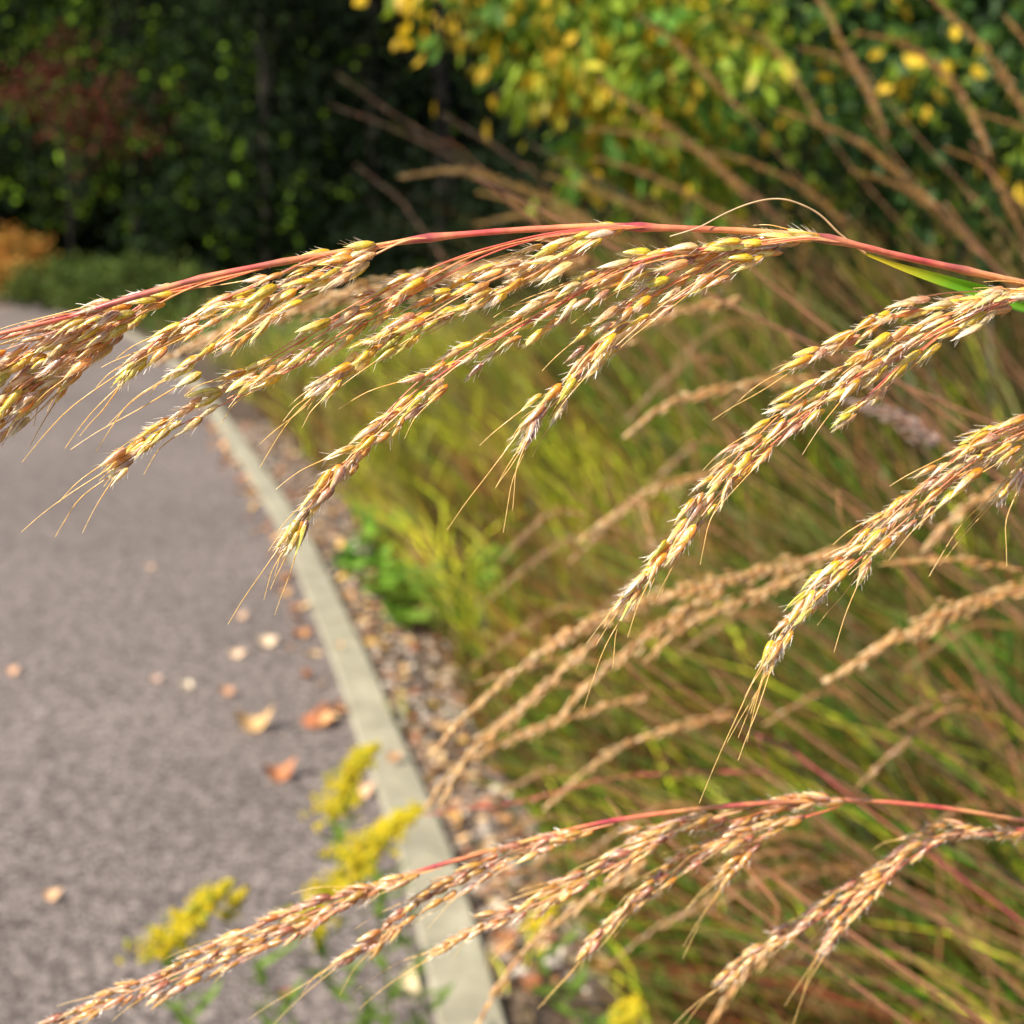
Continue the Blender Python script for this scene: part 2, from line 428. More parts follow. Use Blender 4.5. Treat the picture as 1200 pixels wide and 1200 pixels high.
# ------------------------------------------------------------------ the grass heads in focus
close_plume("grass_plume", "large golden grass plume with red arching stem across the upper half, in sharp focus", "grass plume",
    [(1400, 420, .33), (1260, 346, .30), (1200, 332, .292), (1150, 321, .288), (1050, 299, .282), (990, 284, .279), (940, 276, .277), (860, 270, .275), (740, 266, .273),
     (700, 265, .272), (600, 270, .271), (500, 279, .27), (440, 289, .269), (400, 295, .268), (330, 307, .267), (240, 325, .266), (150, 350, .265),
     (80, 371, .265), (0, 391, .264), (-70, 408, .264)], .00058,
    [(at(.268, (500, 279), (478, 281), (440, 291), (400, 303), (350, 322), (300, 345), (240, 372), (190, 402), (150, 432)), 34, .14, 1),
     (at(.266, (500, 279), (478, 282), (430, 305), (360, 340), (300, 377), (250, 412), (210, 438)), 30, .16, 1),
     (at(.271, (330, 308), (200, 345), (130, 372), (60, 405), (0, 440), (-60, 468)), 44, .3, 1),
     (at(.272, (240, 325), (160, 368), (110, 402), (50, 440), (0, 480), (-50, 515)), 46, .25, 1),
     (at(.275, (180, 345), (120, 395), (60, 440), (10, 492), (-30, 535)), 42, .25, 1),
     (at(.266, (150, 350), (80, 378), (0, 405), (-60, 425)), 30, .1, 1),
     (at(.271, (760, 266), (725, 267), (640, 277), (560, 297), (500, 324), (440, 358), (380, 394), (320, 430), (250, 468), (190, 505), (135, 545)), 40, .36, 1),
     (at(.272, (760, 266), (725, 268), (690, 282), (640, 302), (580, 330), (520, 358), (465, 390), (420, 420), (385, 448)), 46, .05, 1),
     (at(.274, (985, 284), (945, 279), (860, 290), (780, 302), (720, 324), (660, 356), (600, 388), (545, 422), (490, 464), (440, 510), (400, 552), (365, 595), (342, 628)), 42, .12, 1),
     (at(.276, (985, 284), (945, 280), (880, 290), (830, 310), (770, 345), (725, 382), (690, 420), (658, 455), (634, 484), (618, 506)), 50, .05, 1),
     (at(.289, (1290, 358), (1240, 344), (1195, 342), (1150, 348), (1100, 353), (1050, 365), (1010, 387), (970, 406), (935, 426)), 22, .05, 1),
     (at(.284, (1290, 358), (1240, 345), (1190, 348), (1130, 370), (1070, 395), (1010, 430), (960, 465), (912, 502), (860, 550), (820, 598), (790, 635), (757, 672), (738, 702)), 44, .04, 1),
     (at(.292, (1110, 385), (1070, 420), (1040, 448), (1005, 478), (985, 495)), 14, .3, 0)],
    root=[(.62, .50, 0), (.50, .42, .6), (.30, .36, 1.12)], seed=11)

close_plume("grass_plume", "golden grass plume hanging from the right edge below the large one", "grass plume",
    [(1420, 420, .36), (1320, 430, .33), (1260, 470, .30), (1200, 505, .297), (1150, 530, .295)], .0005,
    [(at(.292, (1290, 450), (1230, 488), (1180, 512), (1130, 545), (1085, 580), (1035, 622), (990, 662), (950, 705), (920, 742), (904, 772)), 46, .05, 1),
     (at(.297, (1300, 460), (1250, 500), (1215, 530), (1190, 558), (1175, 575)), 20, .3, 1)],
    root=[(.66, .58, 0), (.5, .48, .6), (.28, .4, 1.1)], seed=12, dull=.05)

close_plume("grass_plume", "grass plume with crimson stem low in the photo, slightly blurred, crossing the kerb", "grass plume",
    [(1400, 990, .46), (1260, 972, .40), (1200, 962, .385), (1100, 946, .375), (1000, 938, .37), (900, 941, .366), (800, 950, .362), (700, 965, .36), (600, 990, .358),
     (500, 1018, .356), (430, 1040, .355), (350, 1066, .355), (250, 1105, .355)], .00052,
    [(at(.354, (520, 1016), (470, 1030), (400, 1056), (340, 1078), (270, 1108), (200, 1142), (120, 1176), (50, 1206), (0, 1230)), 30, .05, 1),
     (at(.358, (720, 965), (660, 982), (600, 1003), (540, 1032), (490, 1062), (445, 1098), (400, 1128)), 27, .08, 1),
     (at(.362, (870, 950), (800, 968), (740, 1000), (680, 1032), (620, 1062), (570, 1082), (515, 1112)), 25, .08, 1),
     (at(.368, (1000, 938), (950, 937), (900, 946), (850, 962), (790, 968), (740, 985)), 22, .03, 0),
     (at(.366, (985, 945), (930, 962), (870, 975), (820, 1000), (770, 1035), (725, 1075), (690, 1112)), 24, .12, 1),
     (at(.366, (920, 955), (890, 985), (862, 1012), (848, 1030)), 14, .4, 1),
     (at(.352, (430, 1042), (380, 1075), (310, 1105), (240, 1140), (190, 1165)), 20, .2, 0)],
    root=[(.60, .72, 0), (.5, .62, .5), (.34, .52, .98)], seed=13, dull=.05, pal=HUSKB)

close_plume("grass_plume", "small grass plume at the lower right, hanging from the right edge", "grass plume",
    [(1400, 1010, .47), (1260, 972, .41), (1200, 972, .395), (1130, 975, .39), (1085, 985, .386)], .0005,
    [(at(.386, (1230, 970), (1180, 976), (1120, 974), (1080, 988), (1035, 1022), (990, 1050), (940, 1083), (890, 1112), (850, 1143)), 27, .05, 1),
     (at(.383, (1060, 1005), (1030, 1036), (1000, 1065), (980, 1090), (968, 1108)), 18, .25, 1)],
    root=[(.72, .78, 0), (.6, .66, .5), (.42, .55, .95)], seed=14, dull=.0, pal=HUSKB)

# broad green blade whose dry tip curls over the red stem
T = thing("grass_leaf", "bright green grass blade with a dry curled tan tip beside the red stem", "grass blade", (.66, .52, 0))
ctr = [(.66, .52, 0), (.54, .44, .6), (.33, .38, 1.1)]
cw = [P(*p) for p in [(1400, 400, .34), (1260, 372, .305), (1200, 357, .297), (1150, 342, .293), (1100, 327, .289), (1050, 311, .286), (1010, 296, .283)]]
q, dt = fine([np.array(c) for c in ctr] + cw)
w = np.interp(dt, [0, .006, .016, .03, .06, .3, 1.5], [.0002, .0004, .0010, .0015, .0019, .0034, .0045])
tn, a, b = frames(q)
vd = unit(q - np.array((0, 0, CAM_H)))
wd = unit(np.cross(tn, vd)); nrm = np.cross(tn, wd)
mb = MB()
cc = mixc((.20, .52, .02), (.75, .62, .04), np.clip((.022 - dt) / .014, 0, 1))
mb.grid(np.stack([q + wd * (w * s)[:, None] + nrm * (w * .35 * s * s)[:, None] for s in (-1, -.5, 0, .5, 1)], 1), cc)
o_ = mb.build("blade", M_BLADE, T, origin=(.66, .52, 0)); o_.location = (0, 0, 0)
q = spline([P(*p) for p in [(1014, 297, .283), (985, 275, .281), (960, 251, .279), (932, 237, .277), (908, 233, .276), (880, 238, .275),
                            (850, 250, .274), (822, 265, .2725), (805, 271, .2715), (785, 277, .272)]], 50)
mb = MB(); t = np.linspace(0, 1, 50)
tube(mb, q, np.interp(t, [0, .3, 1], [.0003, .00022, .0001]), mixc((.55, .32, .14), (.72, .55, .32), t), 6)
o_ = mb.build("dry_tip", M_STEM, T, origin=(.66, .52, 0)); o_.location = (0, 0, 0)

# ------------------------------------------------------------------ softer plumes further back
PALB = [((.58, .30, .07), (.72, .48, .18)), ((.50, .24, .06), (.64, .42, .16)), ((.62, .40, .14), (.78, .60, .32))]
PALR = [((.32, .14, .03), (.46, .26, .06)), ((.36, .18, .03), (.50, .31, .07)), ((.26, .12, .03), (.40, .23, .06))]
PALSHADE = [((.08, .04, .02), (.12, .07, .03)), ((.10, .06, .02), (.16, .10, .03))]  # very dim browns: the trees' shade put into the plume colour
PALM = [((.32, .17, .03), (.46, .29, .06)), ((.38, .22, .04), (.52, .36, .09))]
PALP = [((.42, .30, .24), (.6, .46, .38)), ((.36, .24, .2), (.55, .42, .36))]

def far_plume(label, pts, d, wpx, pal=PALB, L=.0066, branches=(), group=None, rootdx=.3, seed=0, fill=1.0, name="grass_plume", stemcol=(.40, .17, .08)):
    """pts from the tip's end back to the root side, in photo pixels at depth d"""
    r = np.random.default_rng(seed + 500)
    pts = [(p[0], p[1], p[2] if len(p) > 2 else d) for p in pts]
    pw = [P(*p) for p in pts]
    last = pw[-1]; bx = last[0] + rootdx * r.uniform(.8, 1.2); by = last[1] + r.uniform(-.05, .2)
    base = np.array((bx, by, 0.0))
    ext = [last + (last - pw[-2]) * .6]
    ext[0][2] = min(ext[0][2], last[2] + .05)
    mid = (ext[0] + base) / 2 + np.array((rootdx * .35, 0, .12 * last[2]))
    T = thing(name, label, "grass plume", base, group)
    mb = MB()
    sq = spline([base, mid, ext[0]] + pw[::-1], 60)
    tube(mb, sq, np.linspace(.0015, .0004, 60), np.array(stemcol) * r.uniform(.8, 1.2), 5)
    o_ = mb.build("stem", M_STEM, T, origin=base); o_.location = (0, 0, 0)
    for bpts, bw in [(pts, wpx)] + [([(p[0], p[1], p[2] if len(p) > 2 else d) for p in b_], w_) for b_, w_ in branches]:
        q = spline([P(*p) for p in bpts], 50)[::-1]                  # root side to tip
        tn, a, b = frames(q)
        half = bw * .66 / 2 / FOC * d; n = len(q)
        length = np.linalg.norm(np.diff(q, axis=0), axis=1).sum()
        cnt = int(fill * 3.6 * (length / (L * .6)) * max(1, bw / (L * .4 * FOC / d)) / 1.6)
        cnt = min(cnt, 600)
        mb = MB()
        tube(mb, q, np.linspace(.0006, .0003, n), np.array(stemcol), 4)
        for _ in range(cnt):
            f = r.uniform(0, 1); i = int(f * (n - 1)); e = min(1, (1.05 - f) / .5, (f + .15) / .3)
            off = r.normal(size=2) * half * .5 * e
            dd = tn[i] + (a[i] * off[0] + b[i] * off[1]) / half * .15 + r.normal(size=3) * .13 + np.array((0, 0, -.1))
            spikelet(mb, q[i] + a[i] * off[0] + b[i] * off[1], dd, a[i] + r.normal(size=3) * .3, L * r.uniform(.8, 1.2), 0, 0, 0, True, r=r, pal=pal)
        o_ = mb.build("seed_head", M_SPIKE, T, origin=base); o_.location = (0, 0, 0)
    return T

far_plume("blurred tan plume drooping over the gravel from the mid right towards the kerb",
          [(505, 885), (535, 850), (565, 822), (600, 792), (650, 755), (700, 728), (770, 702), (850, 680), (930, 660), (1010, 640)], .72, 24,
          branches=[([(520, 935), (540, 900), (565, 868), (610, 830), (660, 785), (705, 745)], 18), ([(650, 850), (690, 800), (740, 760), (790, 722), (850, 690)], 20),
                    ([(760, 770), (800, 735), (850, 712), (900, 690), (950, 668)], 20)], seed=1, rootdx=.6)
far_plume("pale blurred plume ending at the right of the photo's middle", [(972, 795), (1005, 775), (1050, 748), (1100, 722), (1150, 702), (1200, 690), (1260, 684)], .66, 26,
          branches=[([(1085, 742), (1110, 725), (1150, 712)], 16), ([(1040, 660), (1120, 655), (1200, 668)], 8)], seed=2, rootdx=.5)
far_plume("thin tan plume above the lit meadow, left of the hanging golden branch", [(735, 508), (765, 484), (800, 466), (850, 455), (900, 447), (960, 442)], .8, 15, seed=3, rootdx=.7)
far_plume("faint tan plume over the meadow beneath the thin tan one", [(680, 632), (715, 605), (755, 578), (800, 563), (870, 545)], .95, 13, seed=4, rootdx=.7,
          branches=[([(765, 640), (757, 605), (752, 580)], 8)])
far_plume("broad tan plume behind the in-focus branches, over the dark trees and path", [(185, 425), (240, 398), (300, 375), (360, 358), (430, 342), (520, 325), (610, 310), (690, 305)], .62, 34,
          seed=5, rootdx=1.0, pal=PALB)
far_plume("short plume of tan husks behind the middle branches", [(740, 400), (690, 420), (740, 385), (800, 365), (870, 350)], .7, 18, seed=6, rootdx=.7)
far_plume("tan plume trailing down beside the yellow flowers at the bottom", [(560, 1200), (585, 1155), (620, 1110), (660, 1075), (710, 1040), (760, 1010)], .62, 16, seed=7, rootdx=.5)
far_plume("pale plume tip at the bottom edge beneath the lower right plume", [(828, 1205), (845, 1180), (862, 1150), (880, 1128), (930, 1090)], .6, 16, seed=8, rootdx=.5)
far_plume("blurred tan plume crossing the gravel strip below the large blurred one", [(500, 945), (530, 905), (580, 875), (640, 850), (700, 830), (760, 815)], .85, 14, seed=9, rootdx=.6)
far_plume("tan plume leaning over the mulch in the lower middle", [(640, 945), (690, 900), (740, 870), (800, 850), (860, 835)], .9, 14, seed=10, rootdx=.5, fill=.7)
far_plume("dusty pink dried flower head between the hanging plumes at right", [(1000, 470), (1030, 480), (1060, 492), (1100, 520)], .8, 30, pal=PALP, seed=11, rootdx=.4, fill=.8)
far_plume("second dusty tan plume below the right hanging plume", [(1085, 640), (1120, 605), (1160, 580), (1200, 565)], .7, 16, seed=12, rootdx=.5)
far_plume("thin reddish plume low over the mulch with a straight crimson stalk", [(500, 955), (560, 945), (620, 938), (700, 915), (800, 905), (900, 905)], .8, 6, pal=PALR, seed=13, rootdx=.5, fill=.5, stemcol=(.5, .08, .09))

UP = [([(949, -20), (975, 25), (1000, 75), (1020, 112), (1040, 160)], 1.5, 24), ([(1005, 38), (1061, 52), (1110, 90), (1140, 135), (1162, 187)], 1.35, 24),
      ([(1075, -20), (1110, 15), (1147, 49), (1174, 86), (1200, 127), (1230, 180)], 1.3, 24), ([(938, 56), (965, 62), (990, 75), (1020, 100)], 1.6, 14),
      ([(750, 19), (785, 45), (817, 75), (866, 128)], 1.9, 18), ([(700, 92), (750, 128), (806, 165), (877, 232)], 1.8, 20),
      ([(690, 150), (750, 158), (825, 180), (877, 225)], 1.9, 20), ([(915, 128), (990, 158), (1035, 188), (1099, 244)], 1.5, 22),
      ([(1136, 128), (1165, 138), (1200, 150), (1250, 180)], 1.5, 16), ([(1110, 173), (1162, 203), (1200, 281), (1220, 330)], 1.5, 18),
      ([(387, 123), (425, 136), (460, 150), (523, 180), (560, 205)], 3.0, 9), ([(395, 87), (425, 108), (460, 133), (520, 170)], 3.2, 8),
      ([(517, 133), (550, 153), (583, 173), (617, 200)], 2.8, 10), ([(467, 207), (537, 200), (600, 217), (670, 247), (705, 275)], 2.2, 34),
      ([(557, 263), (617, 253), (683, 267), (750, 290)], 2.2, 24), ([(623, 170), (667, 193), (700, 213), (750, 240)], 2.4, 18),
      ([(417, 193), (467, 233), (493, 267), (520, 300)], 2.8, 9), ([(640, 205), (700, 225), (760, 250), (820, 280)], 2.3, 26),
      ([(560, 225), (620, 240), (690, 262), (740, 285)], 2.5, 24), ([(700, 185), (760, 205), (820, 235), (880, 270)], 2.1, 20),
      ([(830, 175), (880, 190), (940, 220), (990, 260)], 1.9, 16), ([(1000, 200), (1050, 215), (1100, 250), (1150, 300)], 1.7, 18),
      ([(1180, 20), (1210, 60), (1240, 120)], 1.4, 20), ([(860, 30), (900, 50), (930, 90), (960, 140)], 2.0, 14)]
ULAB = ["rusty plume leaning up to the top edge of the photo, right of its middle", "rusty arching plume second from the top right corner", "rusty plume nearest the top right corner, cut by the top edge",
        "short rusty plume tip beneath the top edge", "brown plume in front of the yellow leaved shrub's middle", "brown plume sloping down right in front of the shrub",
        "orange brown plume below the shrub's hanging leaves", "long brown plume sloping above the curled dry blade tip", "small brown plume near the right edge", "brown plume sloping into the right edge above the red stem",
        "dark thin plume against the black tree shade, leftmost", "faintest thin plume against the dark trees", "thin plume against the darkest tree shade", "thick orange plume just above the red stem",
        "orange plume lying along just above the red stem", "brown plume below the dark gap beside the shrub", "thin dark plume low against the tree shade",
        "orange brown plume just behind the red stem's middle", "second orange plume above the red stem, left of the dry curl", "brown plume between the shrub's hanging leaves and the red stem",
        "brown plume beneath the dry blade's arch", "brown plume sloping down right of the dry curl", "slim rusty plume cut by the right edge near the top", "dull brown plume in front of the shrub's top right part"]
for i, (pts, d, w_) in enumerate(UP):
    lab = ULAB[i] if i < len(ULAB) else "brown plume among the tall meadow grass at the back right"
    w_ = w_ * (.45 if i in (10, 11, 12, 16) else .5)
    far_plume(lab, pts, d, w_, pal=PALSHADE if i in (10, 11, 12, 15, 16) else PALR if i not in (13, 14, 17, 18) else PALM, seed=40 + i, rootdx=.55, group="plumes standing in the meadow", fill=.9,
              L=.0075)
# many more small plumes deeper in the meadow (nothing tells these apart)
for i in range(34):
    x, y = rng.uniform(640, 1180), rng.uniform(300, 1100)
    d = rng.uniform(1.1, 1.9) if y < 750 else rng.uniform(.8, 1.4)
    l = rng.uniform(60, 110); sl = rng.uniform(.25, .9)
    pts = [(x - l, y + l * sl), (x - l * .5, y + l * sl * .42), (x, y), (x + l * .5, y + 5)]
    far_plume("dull brown plume deep among the meadow grass", pts, d, rng.uniform(9, 15), pal=PALR, seed=90 + i, rootdx=.5,
              group="plumes deep in the meadow", fill=.5)

# ------------------------------------------------------------------ meadow grass (uncountable)
def in_view(xy, margin=.35, ymin=.9):
    return (np.abs(xy[:, 0]) < xy[:, 1] * .40 + margin) & (xy[:, 1] > ymin)

def blades(mb, xy, h, lean, width, cols, k=6, droop=.5, z0=0.0):
    """vectorised arching blades. xy (n,2), h (n), lean (n,2) horizontal travel of the tip, cols (n,3)"""
    n = len(xy); t = np.linspace(0, 1, k)
    zz = h[:, None] * (t - droop * .5 * t ** 2.5)[None] + z0
    hx = xy[:, None] + lean[:, None] * (t ** 1.8)[None, :, None]
    c = np.concatenate((hx, zz[..., None]), -1)
    ang = rng.uniform(0, math.pi, n)
    wv = np.stack((np.cos(ang), np.sin(ang), np.zeros(n)), 1)[:, None] * (width[:, None] * (1 - t ** 2 * .92)[None])[..., None]
    v = np.stack((c - wv / 2, c + wv / 2), 2)
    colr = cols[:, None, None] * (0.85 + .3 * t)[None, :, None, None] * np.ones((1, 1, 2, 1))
    mb.grids(v, colr.reshape(-1, 3))

def lattice(x, y, s, seed):
    r = np.random.default_rng(seed); g = r.random((64, 64))
    xs, ys = x / s + 20, y / s + 20
    i, j = np.floor(xs).astype(int), np.floor(ys).astype(int); u, v = xs - i, ys - j
    u, v = u * u * (3 - 2 * u), v * v * (3 - 2 * v)
    g_ = lambda a, b: g[a % 64, b % 64]
    return (g_(i, j) * (1 - u) + g_(i + 1, j) * u) * (1 - v) + (g_(i, j + 1) * (1 - u) + g_(i + 1, j + 1) * u) * v

GREEN, YEL, STRAW, RUST, OLIVE = np.array((.09, .22, .02)), np.array((.58, .62, .035)), np.array((.44, .30, .12)), np.array((.30, .115, .04)), np.array((.16, .17, .04))

def field(name, n, xr, yr, off_lo, hfun, palette, probs, lean_m, width, droop, seed, mat=M_GRASS):
    r = np.random.default_rng(seed)
    nc = n // 14                                                     # tussock centres
    cxy = np.stack((r.uniform(*xr, nc), r.uniform(yr[0] ** .5, yr[1] ** .5, nc) ** 2), 1)
    xy = np.repeat(cxy, 14, 0) + r.normal(size=(nc * 14, 2)) * .05
    off = kerb_off(xy)
    ok = in_view(xy) & (off > off_lo)
    xy, off = xy[ok], off[ok]
    h = hfun(xy, off) * r.uniform(.55, 1.1, len(xy))
    lean = np.array(lean_m)[None] * h[:, None] * r.uniform(.4, 1.5, (len(xy), 1)) + r.normal(size=(len(xy), 2)) * .26 * h[:, None]
    ci = np.repeat(r.choice(len(palette), nc, p=probs), 14)[ok]; sw = r.random(len(xy)) < .35
    ci[sw] = r.choice(len(palette), sw.sum(), p=probs)
    rust = (lattice(xy[:, 0], xy[:, 1], .45, seed + 7) > .60) & (r.random(len(xy)) < .6) # patches that have turned
    cr_ = np.array([RUST, STRAW, (.26, .09, .05)])[r.choice(3, len(xy), p=[.45, .35, .2])]
    bright = np.repeat(.12 + 1.7 * r.uniform(0, 1, nc) ** 1.9, 14)[ok][:, None]
    cols = np.where(rust[:, None], cr_, np.array(palette)[ci]) * r.uniform(.75, 1.25, (len(xy), 1)) * bright
    pt = lattice(xy[:, 0], xy[:, 1], .35, seed)[:, None]
    cols = cols * (.8 + .45 * pt)
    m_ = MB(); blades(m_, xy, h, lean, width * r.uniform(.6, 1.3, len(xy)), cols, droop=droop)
    print(name, len(xy))
    return tag(m_.build(name, mat), kind="stuff")

lit = lambda xy: np.exp(-(((xy[:, 0] - .35) / .9) ** 2 + ((xy[:, 1] - 5.2) / 2.2) ** 2))
HB = lambda xy, off: np.clip(.32 + .55 * off, .3, 1.25) * np.clip(1.1 - .05 * xy[:, 1], .6, 1)
tag(field("meadow_grass", 44000, (-4, 6), (3.6, 13), .30, lambda xy, off: np.clip(.45 + .25 * off, .4, 1.05), [YEL, GREEN, STRAW, RUST], [.50, .24, .14, .12], (-.38, -.05), .0095, .5, 21),
    "yellow green meadow grass leaning towards the path", "grass")
tag(field("meadow_grass", 30000, (-.3, 3), (1.25, 3.8), .26, lambda xy, off: np.clip(.16 + .62 * off, .2, .95), [GREEN, OLIVE, STRAW, RUST, YEL], [.34, .30, .08, .16, .12], (-.3, -.02), .0075, .6, 22),
    "mixed green and rusty grass at the lower right", "grass")
tag(field("tall_grass", 20000, (.4, 7), (2.6, 9), 1.3, lambda xy, off: np.clip(.7 + .42 * off, .7, 2.0), [GREEN, OLIVE, RUST, STRAW, YEL], [.36, .30, .17, .06, .11], (-.3, -.05), .010, .4, 23),
    "taller dark green and brown grass at the back right", "grass")
tag(field("stray_grass", 3600, (-1, 2), (1.8, 6), .05, lambda xy, off: np.full(len(xy), .12), [GREEN, YEL, STRAW], [.5, .3, .2], (-.4, -.1), .004, .6, 24),
    "short stray grass growing through the mulch along the kerb", "grass")
tag(field("broad_grass", 8500, (-.2, 3), (1.15, 3.6), .34, lambda xy, off: np.clip(.2 + .6 * off, .2, .95), [GREEN, (.14, .34, .03), YEL, RUST], [.42, .30, .2, .08], (-.35, -.1), .014, .7, 26),
    "broader green blades among the lower right grass", "grass")
# lax dead stems lying at low angles through the lower right
r = np.random.default_rng(31); n = 2000
xy = np.stack((r.uniform(.1, 2.6, n), r.uniform(1.3, 4.5, n)), 1); of = kerb_off(xy); xy = xy[(of > .6) & in_view(xy)]; n = len(xy)
h = r.uniform(.25, .85, n); lean = np.stack((-r.uniform(.3, .9, n), r.normal(0, .2, n)), 1)
cols = np.array([RUST, STRAW, (.42, .09, .05), OLIVE])[r.choice(4, n, p=[.4, .22, .3, .08])] * r.uniform(.8, 1.3, (n, 1))
mb = MB(); blades(mb, xy, h, lean, r.uniform(.002, .006, n), cols, k=8, droop=.7)
tag(mb.build("dead_stalks", M_GRASS), "rusty dead stalks leaning low through the meadow grass", "grass stalks", kind="stuff")
# far verge beyond the bend of the path
r = np.random.default_rng(33); n = 16000
xy = np.stack((r.uniform(-16, 3, n), r.uniform(10, 40, n)), 1); of = kerb_off(xy); xy = xy[(of > .3) & in_view(xy)]; n = len(xy)
mb = MB(); blades(mb, xy, r.uniform(.25, .6, n), r.normal(0, .12, (n, 2)), np.full(n, .03), np.array([OLIVE, GREEN, STRAW])[r.choice(3, n, p=[.45, .4, .15])], k=4)
tag(mb.build("verge_grass", M_GRASS), "low green verge beyond the bend of the path", "grass", kind="stuff")

# ------------------------------------------------------------------ gravel and litter along the kerb
def blobs(mb, c, s, cols, r, flat=.55):
    n = len(c); u = np.array([(a, b) for a in (.62, 0, -.62) for b in range(6)])
    lat = np.array([.9, 0, -.9]); v = []
    for la in (1.45, .55, -.4, -1.45):
        for j in range(6):
            v.append((math.cos(la) * math.cos(j * math.pi / 3), math.cos(la) * math.sin(j * math.pi / 3), math.sin(la) * flat))
    v = np.array(v)[None] * s[:, None, None] * r.uniform(.75, 1.25, (n, 24, 1)) * r.uniform(.7, 1.3, (n, 1, 3))
    an = r.uniform(0, 6.28, n); ca, sa = np.cos(an)[:, None], np.sin(an)[:, None]
    v = np.stack((v[..., 0] * ca - v[..., 1] * sa, v[..., 0] * sa + v[..., 1] * ca, v[..., 2]), -1) + c[:, None]
    f = []
    for i in range(3):
        for j in range(6): f.append((i * 6 + j, (i + 1) * 6 + j, (i + 1) * 6 + (j + 1) % 6, i * 6 + (j + 1) % 6))
    f = np.array(f)[None] + (np.arange(n) * 24)[:, None, None]
    mb.add(v, f, np.repeat(cols, 24, 0))

r = np.random.default_rng(41)
n = 9000
ki = (6 + 70 * r.uniform(0, 1, n) ** 1.5).astype(int); off = .062 + r.uniform(0, 1, n) ** 1.4 * .75
xy = K[ki] + KT[ki] * r.uniform(-.12, .12, (n, 1)) + KN[ki] * off[:, None] + r.normal(size=(n, 2)) * .03
of = kerb_off(xy); m_ = in_view(xy) & (of > .07) & (xy[:, 1] < 10); xy = xy[m_]; n = len(xy)
s = r.uniform(.005, .019, n) * r.uniform(.6, 1.1, n)
pc = np.array([(.33, .28, .24), (.16, .13, .11), (.60, .53, .45), (.05, .04, .033), (.42, .28, .19)])[r.choice(5, n)] * r.uniform(.7, 1.2, (n, 1))
mb = MB(); blobs(mb, Z(xy, 0) + np.stack((0 * s, 0 * s, s * .35), 1), s, pc, r)
tag(mb.build("gravel", M_DRY, smooth=False), "brown and pinkish gravel and bark chips beside the kerb", "gravel", kind="stuff")

def leaf_shape(n_t=7, curl=.3, fold=.25, w=.33, r=rng):
    """unit leaf along +x as rows x 5 grid"""
    t = np.linspace(0, 1, n_t); wid = w * np.sin(math.pi * t ** .8) ** .8 + .01
    s = np.linspace(-1, 1, 5)
    x = np.repeat(t[:, None], 5, 1); y = wid[:, None] * s[None]
    z = fold * np.abs(y) + curl * (t[:, None] - .5) ** 2 * 1.2 + .04 * np.sin(6 * x + 5 * y + r.uniform(0, 6))
    return np.stack((x - .5, y, z), -1)

def put_leaf(mb, c, L, yaw, col, r, curl=None, tilt=None):
    g = leaf_shape(curl=r.uniform(-.4, .9) if curl is None else curl, fold=r.uniform(-.1, .6), w=r.uniform(.24, .4), r=r) * L
    tx, ty = r.normal(0, .2, 2) if tilt is None else tilt
    ca, sa = math.cos(yaw), math.sin(yaw)
    g[..., 2] += g[..., 0] * tx + g[..., 1] * ty
    v = np.stack((g[..., 0] * ca - g[..., 1] * sa, g[..., 0] * sa + g[..., 1] * ca, g[..., 2]), -1)
    v[..., 2] -= v[..., 2].min()
    shade = (1 + .15 * np.cos(np.linspace(-1, 1, 5) * 3))[None, :, None]
    mb.grid(v + c, np.array(col)[None, None] * shade * np.ones((7, 5, 1)))

LIT = [(.42, .22, .10), (.55, .36, .18), (.34, .13, .06), (.62, .45, .25), (.48, .30, .08), (.25, .11, .06)]
mb = MB(); n = 0
for _ in range(1500):
    k_ = int(6 + 70 * r.uniform(0, 1) ** 1.5); o_ = .08 + r.uniform(0, 1) ** 1.3 * .6
    c = K[k_] + KT[k_] * r.uniform(-.12, .12) + KN[k_] * o_ + r.normal(size=2) * .02
    if c[1] > 10 or kerb_off(c)[0] < .08: continue
    put_leaf(mb, (c[0], c[1], .006), r.uniform(.018, .055), r.uniform(0, 6.28), np.array(LIT[r.integers(6)]) * r.uniform(.8, 1.5), r)
tag(mb.build("leaf_litter", M_DRY), "bits of brown leaf litter scattered on the gravel strip", "leaf litter", kind="stuff")

def fallen_leaf(px, py, L, yaw, col, label, group=None, curl=None):
    c = G(px, py); mb = MB()
    z = .0105 if abs(kerb_off(c[:2])[0]) > .07 else .034
    put_leaf(mb, np.array((0, 0, 0)), L * 1.38, yaw, col, r, curl=1.1 if curl is None else curl + .6, tilt=(r.uniform(-.1, .2), .45))
    o = mb.build("fallen_leaf", M_DRY); o.location = (c[0], c[1], z)
    return tag(o, label, "leaf", group)

fallen_leaf(298, 858, .078, .15, (.55, .36, .17), "curled tan leaf lying on the path above the rusty one", curl=1.1)
fallen_leaf(328, 916, .060, .35, (.44, .19, .09), "curled rusty brown leaf lying on the path", curl=1.0)
fallen_leaf(314, 759, .048, .4, (.75, .58, .40), "pale cream leaf on the path, the upper of a pale pair", curl=.2)
fallen_leaf(279, 773, .040, .2, (.72, .52, .36), "pale cream leaf on the path, left of its pale twin", curl=.2)
fallen_leaf(219, 810, .038, 1.3, (.80, .68, .50), "small whitish leaf upright in the middle of the path", curl=.2)
fallen_leaf(266, 818, .035, .5, (.5, .28, .17), "small brown leaf on the path near the whitish one")
fallen_leaf(281, 728, .04, .7, (.6, .40, .27), "small tan leaf on the path above the pale pair")
fallen_leaf(15, 793, .03, .4, (.7, .42, .26), "orange tan leaf at the left edge of the path")
fallen_leaf(62, 1058, .028, .2, (.72, .45, .25), "small orange leaf low on the left of the path")
fallen_leaf(478, 1166, .05, 1.2, (.78, .66, .40), "pale cream leaf beside the kerb at the bottom")
